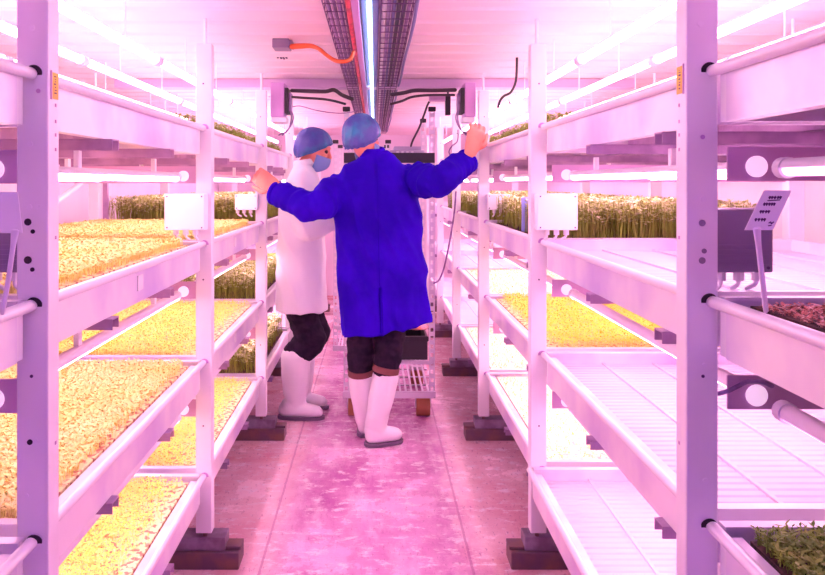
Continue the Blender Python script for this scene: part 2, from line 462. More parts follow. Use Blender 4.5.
# ------------------------------------------------------------------ crops (stuff)
def sprouts(n, w, l, h, hv, leaf, tilt=.25, stem_r=.0008, leaves=2, patch=0.0, edge=.0, long_leaf=1.6, slab=.022, gap=0.0):
    """mesh: slab (mat 0), stems (1), leaves (2); local x 0..w, y 0..l, z up from 0"""
    V = []; Fq = []; Mi = []
    V = [np.array([(0,0,0),(w,0,0),(w,l,0),(0,l,0),(0,0,slab),(w,0,slab),(w,l,slab),(0,l,slab)], float)]
    Fq = [np.array([(3,2,1,0),(4,5,6,7),(0,1,5,4),(1,2,6,5),(2,3,7,6),(3,0,4,7)])]; Mi = [np.zeros(6, int)]
    base = 8
    x = rng.uniform(.004, w-.004, n*3); y = rng.uniform(.004, l-.004, n*3)
    keep = np.ones(n*3, bool)
    if patch:
        ph = rng.uniform(0, 6, 6)
        f = np.sin(x*23+ph[0])+np.sin(y*19+ph[1])+np.sin((x+y)*31+ph[2])+np.sin((x-y)*41+ph[3])
        keep &= (f > -4+patch*4+rng.uniform(-1.6, 1.6, n*3))
    if edge: keep &= rng.uniform(0, 1, n*3) < np.clip(x/edge, .06, 1)
    idx = np.nonzero(keep)[0][:n]; x, y = x[idx], y[idx]; n = len(x)
    hh = h*(1+hv*rng.uniform(-1, 1, n))
    az = rng.uniform(0, 2*PI, n); tl = rng.uniform(0, tilt, n)*hh
    tx, ty = x+np.cos(az)*tl, y+np.sin(az)*tl
    tx = np.clip(tx, .002, w-.002); ty = np.clip(ty, .002, l-.002)
    z0 = np.full(n, slab*.8); z1 = slab+hh
    # stems as two crossed thin quads -> one quad with random facing
    ca, sa = np.cos(az+1.2)*stem_r, np.sin(az+1.2)*stem_r
    S = np.stack([np.stack([x-ca, y-sa, z0], 1), np.stack([x+ca, y+sa, z0], 1), np.stack([tx+ca, ty+sa, z1], 1), np.stack([tx-ca, ty-sa, z1], 1)], 1).reshape(-1, 3)
    V.append(S); q = np.arange(n)[:, None]*4+np.arange(4)[None]+base; Fq.append(q); Mi.append(np.ones(n, int)); base += 4*n
    for j in range(leaves):
        a = az+j*2*PI/leaves+rng.uniform(-.4, .4, n); sz = leaf*rng.uniform(.7, 1.3, n); e = rng.uniform(-.2, .7, n)
        dx, dy, dz = np.cos(a)*np.cos(e), np.sin(a)*np.cos(e), np.sin(e)
        lx, ly = -np.sin(a), np.cos(a)
        zo = z1 if j < 2 else slab+hh*rng.uniform(.55, .95, n)
        L0 = np.stack([tx, ty, zo], 1); d = np.stack([dx, dy, dz], 1)*(sz*long_leaf)[:, None]; s_ = np.stack([lx, ly, np.zeros(n)], 1)*(sz*.5)[:, None]
        Q = np.stack([L0, L0+d*.55+s_, L0+d, L0+d*.55-s_], 1).reshape(-1, 3)
        Q[:, 0] = np.clip(Q[:, 0], .0, w); Q[:, 1] = np.clip(Q[:, 1], .0, l)
        V.append(Q); Fq.append(np.arange(n)[:, None]*4+np.arange(4)[None]+base); Mi.append(np.full(n, 2)); base += 4*n
    V = np.concatenate(V); Fq = np.concatenate(Fq); Mi = np.concatenate(Mi)
    return V, Fq, Mi
def crop_mesh(name, data, mats, s):
    V, Fq, Mi = data; V = V.copy(); V[:, 0] *= s
    if s < 0: Fq = Fq[:, ::-1]
    me = bpy.data.meshes.new(name)
    me.from_pydata(V.tolist(), [], Fq.tolist())
    for m in mats: me.materials.append(m)
    me.polygons.foreach_set('material_index', Mi.astype(np.int32)); me.update(); return me
CW, CL = .83, 1.12
kinds = {
 'yellow': (dict(n=24000, w=CW, l=CL, h=.020, hv=.25, leaf=.0068, edge=.03), ('matfelt', 'ystem', 'yleaf')),
 'patchy': (dict(n=14000, w=CW, l=CL, h=.016, hv=.35, leaf=.0066, patch=.2, edge=.14), ('matfelt', 'ystem', 'pleaf')),
 'golden': (dict(n=9000, w=CW, l=CL, h=.026, hv=.25, leaf=.0075, edge=.05), ('matfelt', 'ystem', 'oleaf')),
 'pale':   (dict(n=1800, w=CW, l=CL, h=.007, hv=.4, leaf=.0055), ('paleseed', 'ystem', 'pleaf')),
 'tall':   (dict(n=5200, w=CW, l=CL, h=.115, hv=.22, leaf=.012, tilt=.3, stem_r=.0014, leaves=4), ('soil', 'dstem', 'tleaf')),
 'olive':  (dict(n=5200, w=CW, l=CL, h=.045, hv=.3, leaf=.010, tilt=.3, stem_r=.0012, leaves=3), ('soil', 'dstem', 'gleaf')),
 'grass':  (dict(n=22000, w=CW, l=CL, h=.020, hv=.4, leaf=.0055, tilt=.7, stem_r=.0011, leaves=3, long_leaf=2.8), ('soil', 'grass', 'grass')),
 'seeds':  (dict(n=16000, w=CW, l=CL, h=.003, hv=.5, leaf=.0065, leaves=2, long_leaf=1.2), ('soil', 'seed', 'seed')),
}
CROPTXT = {'yellow': 'dense yellow seedling carpet', 'patchy': 'thin yellow seedling carpet with seeds showing', 'golden': 'golden seedling carpet', 'pale': 'pale sprouting seed mat',
           'tall': 'tall brown-stemmed microgreens', 'olive': 'short olive green microgreens', 'grass': 'dark green shoots', 'seeds': 'red-brown seed bed'}
place = {
 (-1,1,1): 'yellow', (-1,1,2): 'yellow', (-1,1,3): 'patchy', (-1,2,0): 'olive', (-1,2,1): 'yellow', (-1,2,2): 'patchy', (-1,2,3): 'patchy',
 (-1,3,0): 'olive', (-1,3,1): 'tall', (-1,3,2): 'tall', (-1,3,3): 'tall', (-1,4,1): 'tall', (-1,4,2): 'patchy',
 (1,0,1): 'seeds', (1,0,2): 'grass', (1,2,0): 'olive', (1,2,1): 'tall', (1,2,2): 'golden', (1,2,3): 'pale', (1,3,0): 'olive', (1,3,1): 'tall', (1,3,2): 'pale', (1,3,3): 'pale', (1,4,1): 'tall',
}
cache = {}; cdata = {k: sprouts(**v[0]) for k, v in kinds.items()}
for (s, k, t), kd in place.items():
    if (kd, s) not in cache: cache[(kd, s)] = crop_mesh('seedlings', cdata[kd], [M[m] for m in kinds[kd][1]], s)
    o = bpy.data.objects.new({'tall': 'microgreens', 'olive': 'microgreens', 'seeds': 'seed_bed', 'grass': 'green_shoots', 'pale': 'seed_mat'}.get(kd, 'seedlings'), cache[(kd, s)]); col.objects.link(o)
    tr = trays[(s, k, t)]
    o.location = (tr.location.x+s*.040, k*BAY+.075, TZ[s][t]-.031)
    if kd == 'seeds': o.location.z -= 0
    tag(o, f'{CROPTXT[kd]} in the {SHELF[t]} tray, {ORD[k]} bay, {SIDE[s]} rack', 'plants', None, 'stuff')
CONT = {'yellow': 'under dense yellow seedlings', 'patchy': 'under thin yellow seedlings', 'golden': 'under golden seedlings', 'pale': 'with a pale seed mat', 'tall': 'under tall microgreens',
        'olive': 'under short microgreens', 'grass': 'with dark green shoots', 'seeds': 'with red-brown seeds'}
for (s, k, t), o in trays.items():
    c = CONT.get(place.get((s, k, t)), 'standing empty')
    o['label'] = f'galvanised {SHELF[t]} tray of the {ORD[k]} bay, {SIDE[s]} rack, {c}'

# ------------------------------------------------------------------ grow lights
def make_light(zh, lit=True, bare=False, skirt=0.0):
    r = empty('grow_light', (0,0,0), '-', 'grow light', 'grow lights over the trays')
    n = 10; y0, y1 = (.008, 1.242) if bare else (.075, 1.19); R = .016
    if bare: R = .006
    prof = [(R*math.cos(PI*k/n*(1+2*skirt)-PI*skirt), R*math.sin(PI*k/n*(1+2*skirt)-PI*skirt)) for k in range(n+1)]
    if skirt: prof += [(x*.88, z*.88) for x, z in reversed(prof)]
    prof += [(-.0125, -.004), (-.012, 0), (.012, 0), (.0125, -.004)][:0]
    rings = [[Vector((x, yy, z+(.0115 if bare else 0))) for x, z in prof] for yy in (y0+.02, y1-.02)]
    MB().loft(rings).build('housing', M['housing'], r, auto=True)
    MB().cyl((0, y0+.02, -.002), (0, y1-.02, -.002), .0128, 10).build('tube', M['lampdim' if lit == 'dim' else 'lamptop' if bare else 'lamp'], r, auto=True)
    for a in (y0, y1-.02):
        MB().cyl((0, a, 0), (0, a+.02, 0), .0185, 14).build('end_cap', M['cap'], r, auto=True)
    for a in (.37, .93):
        MB().box(*((-.002, .002, a, a+.004, .016, zh) if bare else (-.006, .006, a, a+.018, .014, zh))).build('hanger', M['white'], r)
    return r
LX = {0: (.79, 1.06, 1.34), 1: (.702, .975, 1.248)}
AX = ['nearest the aisle', 'in the middle', 'nearest the wall']
WHERE = {0: 'above the top tray', 1: 'under the top tray', 2: 'under the second tray', 3: 'under the third tray'}
LZ = {s: [1.845, TZ[s][0]-.188, TZ[s][1]-.188, TZ[s][2]-.188] for s in (-1, 1)}
for grp, zh, ts, sk in ((0, CZ-1.845, [0], 0), (1, .0555, [1], 0), (1, .0555, [2, 3], .13)):
    base = make_light(zh, bare=grp == 0, skirt=sk); tree = make_tree(base); first = True
    off = make_light(zh, 'dim', bare=grp == 0, skirt=sk); otree = make_tree(off); ofirst = True
    for s in (-1, 1):
        for k in range(NB):
            for t in ts:
                for i, x in enumerate(LX[grp]):
                    unlit = k == 0
                    if unlit: o = off if ofirst else copy_tree(off, otree); ofirst = False
                    else: o = base if first else copy_tree(base, tree); first = False
                    if s == 1 and grp == 0: x -= .045
                    o.location = (s*x, k*BAY, LZ[s][t])
                    o['label'] = f'{"dim" if unlit and grp else "lit"} grow tube {WHERE[t]}, {ORD[k]} bay, {SIDE[s]} rack, {AX[i]}'

# cross plates at the post lines, with round caps that glow for the lit bay behind
for s in (-1, 1):
    for k in (1, 2, 3):
        for t in (0, 1, 2):
            z = TZ[s][t]
            r = empty('cross_plate', (s*.645, k*BAY+.012, z-.21), f'purple-grey cross plate below the {SHELF[t]} tray at the {ORD[k]} post of the {SIDE[s]} rack', 'plate', 'cross plates between the bays')
            MB().box(0, s*.85, 0, .004, 0, .062).build('plate', M['plate'], r)
            MB().cyl((s*.052, -.004, .026), (s*.052, .0, .026), .0195, 20).build('glowing_cap', M['socket'], r)

# ------------------------------------------------------------------ junction boxes on the posts
def junction(s, k, m, x0, x1, y0, y1, z0, z1, label):
    r = empty('junction_box', (s*(x0+x1)/2, (y0+y1)/2, z0), label, 'electrical box', 'junction boxes on the posts')
    o = Vector(r.location)
    MB().box(s*x0, s*x1, y0+.012, y1, z0, z1).build('body', m, r, origin=o, bevel=.003)
    MB().box(s*x0, s*x1, y0, y0+.0115, z0+.001, z1-.001).build('lid', m, r, origin=o, bevel=.003)
    for a in (x0+.010, x1-.010):
        for c in (z0+.010, z1-.010):
            MB().cyl((s*a, y0-.002, c), (s*a, y0+.002, c), .0028, 10).build('screw', M['ink'], r, origin=o)
    for j in range(3):
        x = s*(x0+.04+j*.035); yc = (y0+y1)/2+.004
        MB().cyl((x, yc, z0-.018), (x, yc, z0+.001), .010, 10).build('cable_gland', M['cap'], r, origin=o)
        MB().limb([(x, yc, z0-.016), (x-s*.002*j, yc+.001, z0-.026), (x-s*.006*(j+1), yc+.002, z0-.034)], [.0045]*3, n=8).build('cable', M['cap'], r, smooth=True, origin=o)
    return r
for s in (-1, 1):
    junction(s, 2, M['white'], POSTX[s]+.012, POSTX[s]+.155, 2.445, 2.4985, 1.232, 1.362, f'white junction box on the second front post of the {SIDE[s]} rack')
    junction(s, 3, M['white'], POSTX[s]+.040, POSTX[s]+.160, 3.70, 3.7485, 1.255, 1.340, f'white junction box on the third front post of the {SIDE[s]} rack')
    jb = junction(s, 1, M['greybox'], POSTX[s]+.056, POSTX[s]+.178, 1.285, 1.345, 1.232, 1.352, f'shade-toned finned junction box behind the first front post of the {SIDE[s]} rack')  # same box type as the white ones; its unlit tone is painted in
    o = Vector(jb.location)
    for j in range(5):
        z = 1.245+j*.009
        MB().box(s*(POSTX[s]+.06), s*(POSTX[s]+.170), 1.2825, 1.2851, z, z+.004).build('fin', M['greybox'], jb, origin=o)

# big control boxes hanging beside the third posts
for s, x0, x1 in ((-1, .50, .576), (1, .495, .555)):
    r = empty('control_box', (s*(x0+x1)/2, 3.86, 1.74), f'lilac control box high beside the third front post of the {SIDE[s]} rack', 'electrical box', 'control boxes under the beam')
    o = Vector(r.location)
    MB().box(s*x0, s*x1, 3.80, 3.93, 1.765, 1.955).build('body', M['trunk'], r, origin=o, bevel=.004)
    MB().box(s*(x0-.022), s*(x0-.001), 3.80, 3.92, 1.785, 1.925).build('side_cover', M['dark'], r, origin=o, bevel=.003)
    MB().box(s*(x0-.035), s*(x0-.0225), 3.82, 3.90, 1.80, 1.90).build('terminal', M['cablep'], r, origin=o, bevel=.002)
    MB().box(s*(x0-.01), s*(x1-.004), 3.81, 3.92, 1.735, 1.7645).build('bottom_cover', M['white'], r, origin=o, bevel=.003)
    for j in range(2):
        MB().limb([(s*(x0-.028), 3.83+.03*j, 1.81), (s*(x0-.035-.01*j), 3.84, 1.76), (s*(x0-.015), 3.86, 1.70), (s*(x0+.02+.02*j), 3.88, 1.67)], [.004]*4, n=8).build('cable', M['cablep'], r, smooth=True, origin=o)

# ------------------------------------------------------------------ overhead cable run
def basket(x0, x1, label):
    y0, y1, z = .4, 7.6, 1.948
    mb = MB(); n = max(2, int(round((x1-x0)/.032)))
    for i in range(n+1):
        x = x0+(x1-x0)*i/n; mb.box(x-.0016, x+.0016, y0, y1, z-.0016, z+.0016)
    for x in (x0, x1): mb.box(x-.0016, x+.0016, y0, y1, z+.030, z+.0335)
    y = y0
    while y < y1:
        mb.box(x0, x1, y-.0016, y+.0016, z-.003, z)
        for x in (x0, x1): mb.box(x-.0016, x+.0016, y-.0016, y+.0016, z, z+.033)
        y += .10
    o = mb.build('cable_basket', M['wire']); tag(o, label, 'cable tray', 'overhead wire baskets')
    for yy in (1.6, 2.8, 4.2, 5.6, 7.0): pass
    return o
basket(-.160, -.096, 'dark wire cable basket overhead, on the orange hose side')
basket(.020, .122, 'wider dark wire cable basket overhead, with black cables')
def runcable(x, z, r, m, label, y0=.3, y1=7.6, amp=.0008, name='overhead_cable'):
    pts = []; y = y0; i = 0
    while y <= y1:
        pts.append((x+random.uniform(-amp, amp), y, z+random.uniform(-.002, .002))); y += .3; i += 1
    o = MB().limb(pts, [r]*len(pts), n=8, sub=3).build(name, m, smooth=True)
    return tag(o, label, 'cable', 'overhead cables')
for i, (x, r) in enumerate(((-.1475, .007), (-.130, .008), (-.1125, .007))):
    runcable(x, 1.963, r, M['cablep'], f'purple cable in the narrow overhead basket, {ORD[i]} from its outer edge')
for i, (x, r, m) in enumerate(((.030, .006, 'white'), (.045, .007, 'cablep'), (.061, .006, 'lilac'), (.077, .007, 'cable'), (.0935, .007, 'cable'), (.109, .006, 'cablep'))):
    runcable(x, 1.962, r, M[m], f'{ {"white": "pale", "cablep": "purple", "lilac": "lilac", "cable": "black"}[m]} cable in the wide overhead basket, {ORD[i]} from the lamp')
runcable(.134, 1.958, .006, M['lilac'], 'loose lilac cable along the outer edge of the wide basket', amp=.004)
rc = runcable(-.0835, 1.953, .009, M['red'], 'red corrugated cable beside the narrow overhead basket', name='red_cable', amp=.0005)
mb = MB(); y = .5
tr = empty('cable_trunking', (-.065, 4, 1.955), 'magenta flat trunking strip between red cable and tube lamp', 'trunking')
MB().box(-.074, -.050, .3, 7.6, 1.950, 1.995).build('duct', M['trunk'], tr, origin=tr.location)
MB().box(-.0735, -.0505, .3, 7.6, 1.9470, 1.9498).build('duct_cover', M['trunk'], tr, origin=tr.location)
sl = empty('strip_light', (-.02, 4, 1.955), 'long cool white tube lamp running along the middle of the ceiling', 'strip light')
MB().box(-.044, .012, .3, 6.6, 1.962, 1.997).build('housing', M['lilac'], sl, origin=sl.location)
MB().cyl((-.018, .3, 1.953), (-.018, 6.6, 1.953), .0072, 12).build('tube', M['cool'], sl, origin=sl.location, smooth=True)
MB().box(-.0095, .0105, .3, 6.6, 1.953, 1.9615).build('reflector', M['lilac'], sl, origin=sl.location)
# orange hose and its ceiling fitting
o = empty('ceiling_fitting', P(283, 46, 2.9), 'small grey fitting on the ceiling feeding the orange hose', 'fitting')
loc = Vector(o.location)
MB().box(loc.x-.040, loc.x+.030, 2.86, 2.95, 1.962, 2.0).build('body', M['greybox'], o, origin=loc, bevel=.003)
MB().box(loc.x+.0302, loc.x+.042, 2.875, 2.935, 1.966, 1.995).build('socket', M['device'], o, origin=loc, bevel=.002)
pts = [P(292, 46.5, 2.88), P(301, 46, 2.86), P(311, 46, 2.84), P(319, 49, 2.80), P(327, 55.5, 2.74), P(335, 60.5, 2.68), P(344, 61.5, 2.64), P(350.5, 59, 2.66), P(353.5, 52, 2.72)]
tag(MB().limb(pts, [.012, .0115, .0095, .0085, .008, .008, .008, .008, .007], n=10).build('orange_hose', M['orange'], smooth=True), 'orange hose looping from the ceiling fitting to the cable basket', 'hose')
cl = MB()
for a in (278, 281, 283.5, 286.5): 
    q = P(a, 58, 3.3); cl.box(q.x-.004, q.x+.004, 3.29, 3.30+.02*(a % 2), 1.996, 2.0)
tag(cl.build('ceiling_marking', M['ink']), 'small row of dark marks on the ceiling below the grey fitting', 'marking', None)
# dark conduits under the beam
def cab(name, pts, r, m, label, cat='cable', group=None, n=10):
    return tag(MB().limb(pts, [r]*len(pts), n=n).build(name, m, smooth=True), label, cat, group)
g = 'dark cables under the cross beam'
cab('power_cable', [P(292,90.5,3.86), P(305,91,3.86), P(325,91.5,3.87), P(334,90,3.88), P(342,95,3.9), P(352,99,3.9)], .011, M['cable'], 'thick black cable under the beam on the orange hose side, upper one', 'cable', g)
cab('power_cable', [P(292,97,3.84), P(305,98,3.85), P(322,99,3.85), P(334,101,3.88), P(345,104,3.9)], .007, M['cable'], 'thin black cable sagging under the beam on the orange hose side', 'cable', g)
cab('power_cable', [P(392,94.5,3.9), P(403,93,3.88), P(415,90.5,3.87), P(435,90.5,3.86), P(455,90,3.86)], .011, M['cable'], 'thick black cable under the beam towards the tall cable-hung box, upper one', 'cable', g)
cab('power_cable', [P(391,104,3.92), P(402,101,3.90), P(412,97,3.88), P(430,95,3.86), P(454,95,3.85)], .007, M['cable'], 'thin black cable under the beam rising from the wide basket', 'cable', g)
cab('power_cable', [P(432,98,4.05), P(428,104,4.05), P(424,115,4.06), P(419,128,4.14), P(413,140,4.16), P(411,146,4.2)], .0065, M['cable'], 'dark cable dropping from the beam to the device on the trolley', 'cable')
cab('power_cable', [P(456,192,3.95), P(454,215,3.95), P(449,245,3.96), P(444,268,3.97), P(439,280,3.98), P(434,283,3.99)], .005, M['cablep'], 'thin grey cable hanging in a curve beside the trolley upright', 'cable')
cab('thin_wire', [P(292,107,4.0), P(300,106,4.0), P(315,110,4.0), P(330,112.5,4.0), P(345,113,4.0), P(362,110,4.0)], .0028, M['cablep'], 'thin wire strung across below the beam', 'wire', n=6)
cab('hanging_wire', [P(458,130,4.0), P(457.5,141,4.0), P(452,146,4.0), P(449,152,4.0), P(452,158,4.0)], .004, M['cablep'], 'short dark wire dangling below the tall control box', 'wire', n=6)
cab('lamp_cable', [P(498,108,3.3), P(500,101,3.3), P(504,96,3.3), P(511,92,3.3), P(516,80,3.3), P(517,56,3.3)], .006, M['cable'], 'short black lamp cable behind the raised hand', 'cable', n=8)
hb = empty('dark_bracket', P(448, 105, 4.02), 'dark upright switch block hanging under the beam', 'switch')
loc = Vector(hb.location)
MB().box(loc.x-.016, loc.x+.014, 4.0, 4.05, loc.z-.06, loc.z+.055).build('block', M['dark'], hb, origin=loc, bevel=.004)
MB().box(loc.x-.11, loc.x-.017, 4.0, 4.05, loc.z+.022, loc.z+.062).build('arm_plate', M['plate'], hb, origin=loc, bevel=.003)
MB().cyl((loc.x, 4.025, loc.z+.05), (loc.x, 4.025, 1.951), .006).build('stem', M['dark'], hb, origin=loc)

# ------------------------------------------------------------------ tag cards on stakes, near trays
def card(corners, stake, label, write=True):
    A, B, C, D = [Vector(c) for c in corners]      # TL, TR, BR, BL
    B = A+C-D
    base = Vector(stake[-1]); r = empty('tag_card', base, label, 'tag', 'plant tags')
    nrm = (B-A).cross(D-A).normalized(); th = nrm*.0008
    MB().add([A+th,B+th,C+th,D+th,A-th,B-th,C-th,D-th], [(0,1,2,3),(7,6,5,4),(0,4,5,1),(1,5,6,2),(2,6,7,3),(3,7,4,0)]).build('card', M['card'], r, origin=base)
    MB().limb(stake, [(.0065, .003)]+[(.0045, .003)]*(len(stake)-1), n=8, up=nrm).build('stake', M['card'], r, origin=base, smooth=True)
    if write:
        f = -1 if nrm.y > 0 else 1
        hw = MB()
        def pt(u, v): return A+(B-A)*u+(D-A)*v+nrm*f*.0014
        def stroke(uv, w=.0008):
            for (a, b_), (c, d) in zip(uv[:-1], uv[1:]):
                p, q = pt(a, b_), pt(c, d); t = (q-p); 
                if t.length < 1e-6: continue
                t.normalize(); n2 = t.cross(nrm)*w
                hw.add([p-n2, p+n2, q+n2, q-n2], [(0,1,2,3)])
        for row, (v0, u0, u1) in enumerate(((.20, .30, .72), (.37, .22, .62), (.56, .22, .52), (.76, .18, .52))):
            u = u0
            while u < u1:
                stroke([(u, v0), (u+.02, v0-.05), (u+.04, v0+.03), (u+.06, v0-.04)]); u += random.uniform(.075, .11)
        stroke([(.30, .27), (.74, .25)])
        stroke([(.72, .84), (.78, .80), (.82, .86), (.88, .80)]); stroke([(.74, .9), (.86, .89)])
        h_ = hw.build('handwriting', M['ink'], r, origin=base)
    return r
card([P(763.5,190.5,1.02), P(788.5,187,1.03), P(773,230,1.00), P(744.5,230,1.00)], [P(757,229,1.0), P(759,250,1.01), P(763,285,1.03), P(766,311,1.055)],
     'white handwritten tag on a stake, stuck in the near red-brown seed tray')
card([P(-24,192,1.08), P(11,192,1.08), P(22.5,233,1.06), P(-20,233,1.06)], [P(15,231,1.06), P(12.5,250,1.06), P(7.5,285,1.08), P(2,313,1.10)],
     'white tag on a stake beside the first post of the left rack', write=False)
# small metal fixings / cable below second near tray at the right
cab('lamp_lead', [P(719,393.5,1.255), P(728,391,1.25), P(738,386,1.25), P(748,381.5,1.25), P(762,382,1.25), P(772,386,1.25)], .0042, M['cablep'], 'dark lamp lead looping in front of the cross plate below the second tray', 'cable', n=8)
# diagonal brace behind the left rack
tag(MB().limb([(-1.49, 3.0, 1.245), (-1.49, 3.70, 1.46)], [.014]*2, n=8, sub=2).build('diagonal_brace', M['post']), 'white diagonal brace between rear posts of the left rack', 'brace')
# dark bracket and blue film in the crops
tag(MB().box(-1.495, -1.47, 3.79, 3.81, 1.16, 1.40).build('dark_hose', M['channel']), 'dark vertical hose at the edge of the tall microgreens', 'hose')
tag(MB().limb([(.66, 3.02, 1.19), (.662, 3.02, 1.27), (.66, 3.025, 1.335)], [(.020, .004)]*3, n=10, up=(0,1,0)).build('blue_strip', M['bluepipe'], smooth=True), 'blue plastic strip standing among the tall microgreens', 'strip')

# ------------------------------------------------------------------ trolleys
def perforated(mb, x, y, z0, z1, w=.034):
    mb.box(x-w/2, x-w/2+.008, y, y+.012, z0, z1); mb.box(x+w/2-.008, x+w/2, y, y+.012, z0, z1)
    z = z0
    while z < z1:
        mb.box(x-w/2+.008, x+w/2-.008, y, y+.004, z, min(z+.026, z1)); z += .05
def trolley(x0, x1, y0, y1, top, label, shelves, wheels=True):
    r = empty('trolley', ((x0+x1)/2, (y0+y1)/2, 0), label, 'trolley', 'perforated post trolleys'); loc = Vector(r.location)
    for x in (x0, x1):
        for y in (y0, y1):
            mb = MB(); perforated(mb, x, y, .14, top); u = mb.build('upright', M['trolley'], r, origin=loc)
            MB().box(x-.022, x+.022, y-.01, y+.022, top, top+.028).build('post_cap', M['dark'], u, bevel=.004, origin=loc)
    mb = MB().box(x0-.02, x1+.02, y0-.015, y0+.0-.001, .125, .165).box(x0-.02, x1+.02, y1+.013, y1+.027, .125, .165)
    n = 14
    for i in range(n+1):
        x = x0+.02+(x1-x0-.04)*i/n; mb.box(x-.006, x+.006, y0-.001, y1+.013, .145, .155)
    for j in range(5):
        y = y0+.02+(y1-y0-.04)*j/4; mb.box(x0-.01, x1+.01, y-.006, y+.006, .137, .145)
    mb.build('base_shelf', M['trolley'], r, origin=loc)
    for z in shelves:
        mb = MB().box(x0-.015, x1+.015, y0+.014, y1-.002, z, z+.012).box(x0-.015, x1+.015, y0-.012, y0-.001, z-.026, z+.034)
        mb.build('shelf', M['dark'], r, origin=loc)
    if wheels:
        mb = MB().box(x0-.016, x1+.016, y0+.013, y0+.025, .318, .3385).box(x0-.016, x1+.016, y1-.02, y1-.002, .318, .3385)
        for i in range(12):
            x = x0+.03+(x1-x0-.06)*i/11; mb.box(x-.005, x+.005, y0+.025, y1-.02, .330, .3385)
        mb.build('wire_shelf', M['trolley'], r, origin=loc)
        for x in (x0+.05, x1-.05):
            for y in (y0+.06, y1-.06):
                w = MB().cyl((x-.040, y, .058), (x+.040, y, .058), .058, 20).build('wheel', M['wheel'], r, origin=loc, auto=True)
                MB().box(x-.048, x-.041, y-.02, y+.02, .05, .125).box(x+.041, x+.048, y-.02, y+.02, .05, .125).box(x-.048, x+.048, y-.03, y+.03, .1175, .125).build('fork', M['trolley'], w, origin=loc)
    return r
trolley(-.17, .339, 4.10, 4.86, 1.825, 'perforated zinc trolley with brown wheels behind the blue coat', [1.545])
trolley(-.30, .10, 5.25, 5.95, 1.70, 'lower perforated trolley standing farther back, behind the brown-wheeled one', [1.10], wheels=False)
cr = empty('black_crate', (.235, 4.3, .34), 'black crate on the low wire shelf of the trolley', 'crate'); loc = Vector(cr.location)
x0, x1, y0, y1, z0, z1 = .06, .315, 4.14, 4.6, .156, .480
MB().box(x0, x1, y0, y1, .34, .352).box(x0, x1, y0, y0+.012, .352, z1).box(x0, x1, y1-.012, y1, .352, z1).box(x0, x0+.012, y0+.012, y1-.012, .352, z1).box(x1-.012, x1, y0+.012, y1-.012, .352, z1).build('shell', M['dark'], cr, origin=loc)
MB().box(x0-.006, x1+.006, y0-.008, y0-.0005, z1-.03, z1).build('rim', M['dark'], cr, origin=loc, bevel=.002)
pk = MB().limb([(.09, 4.34, .50), (.17, 4.33, .515), (.25, 4.32, .512), (.31, 4.30, .497)], [(.05, .012), (.11, .024), (.11, .024), (.05, .012)], n=16, up=(0,0,1), wr=.08)
tag(pk.build('seed_packet', M['packet'], smooth=True), 'orange and pink bag lying on the black crate', 'bag')
dv = empty('grey_device', (.20, 4.35, 1.557), 'grey printer-like device on the black top shelf of the trolley', 'device'); loc = Vector(dv.location)
MB().box(.09, .30, 4.2, 4.5, 1.5575, 1.60).build('body', M['device'], dv, origin=loc, bevel=.006)
MB().box(.115, .285, 4.23, 4.47, 1.6005, 1.625).build('lid', M['device'], dv, origin=loc, bevel=.006)
MB().box(.12, .27, 4.196, 4.1995, 1.565, 1.578).build('paper_slot', M['dark'], dv, origin=loc)
for i in range(4):
    MB().box(.13+i*.03, .145+i*.03, 4.196, 4.1995, 1.585, 1.592).build('button', M['bolt'], dv, origin=loc)

# ------------------------------------------------------------------ people
def frame(fwd, up=(0,0,1)):
    f = Vector(fwd).normalized(); u = Vector(up); u = (u-f*u.dot(f)).normalized(); r = f.cross(u)
    R = Matrix((r, f, u)).transposed(); return R            # columns: right, forward, up
def add_head(mb, c, R, k=1.0):
    c = Vector(c); q = lambda x, y, z: c+R@Vector((x, y, z))*k
    mb.sphere(q(0, -.010, .030), (.074*k, .094*k, .086*k), R=R)          # cranium
    mb.sphere(q(0, .022, -.030), (.060*k, .068*k, .080*k), R=R)          # face
    mb.sphere(q(0, .050, -.088), (.036*k, .034*k, .026*k), R=R)          # chin
    mb.limb([q(0, .078, .022), q(0, .097, -.006), q(0, .104, -.022), q(0, .090, -.030)], [.009*k, .011*k, .014*k, .010*k], n=10, sub=3)   # nose
    mb.limb([q(-.045, .070, .024), q(-.02, .083, .030), q(.02, .083, .030), q(.045, .070, .024)], [.011*k]*4, n=8, sub=3)                # brow
    for sx in (-1, 1):
        mb.sphere(q(sx*.040, .064, -.020), (.020*k, .020*k, .018*k), 10, 8, R=R)   # cheek
        mb.sphere(q(sx*.075, -.008, -.012), (.011*k, .022*k, .034*k), 10, 8, R=R)  # ear
    mb.limb([q(-.026, .080, -.056), q(0, .089, -.054), q(.026, .080, -.056)], [.006*k, .008*k, .006*k], n=8, sub=3)
    mb.limb([q(-.022, .080, -.067), q(0, .087, -.068), q(.022, .080, -.067)], [.006*k, .0085*k, .006*k], n=8, sub=3)
def add_eyes(c, R, root, loc, k=1.0):
    for sx in (-1, 1):
        MB().sphere(Vector(c)+R@Vector((sx*.031, .072, .004))*k, .0125*k, 12, 8).build('eye', M['eye'], root, smooth=True, origin=loc)
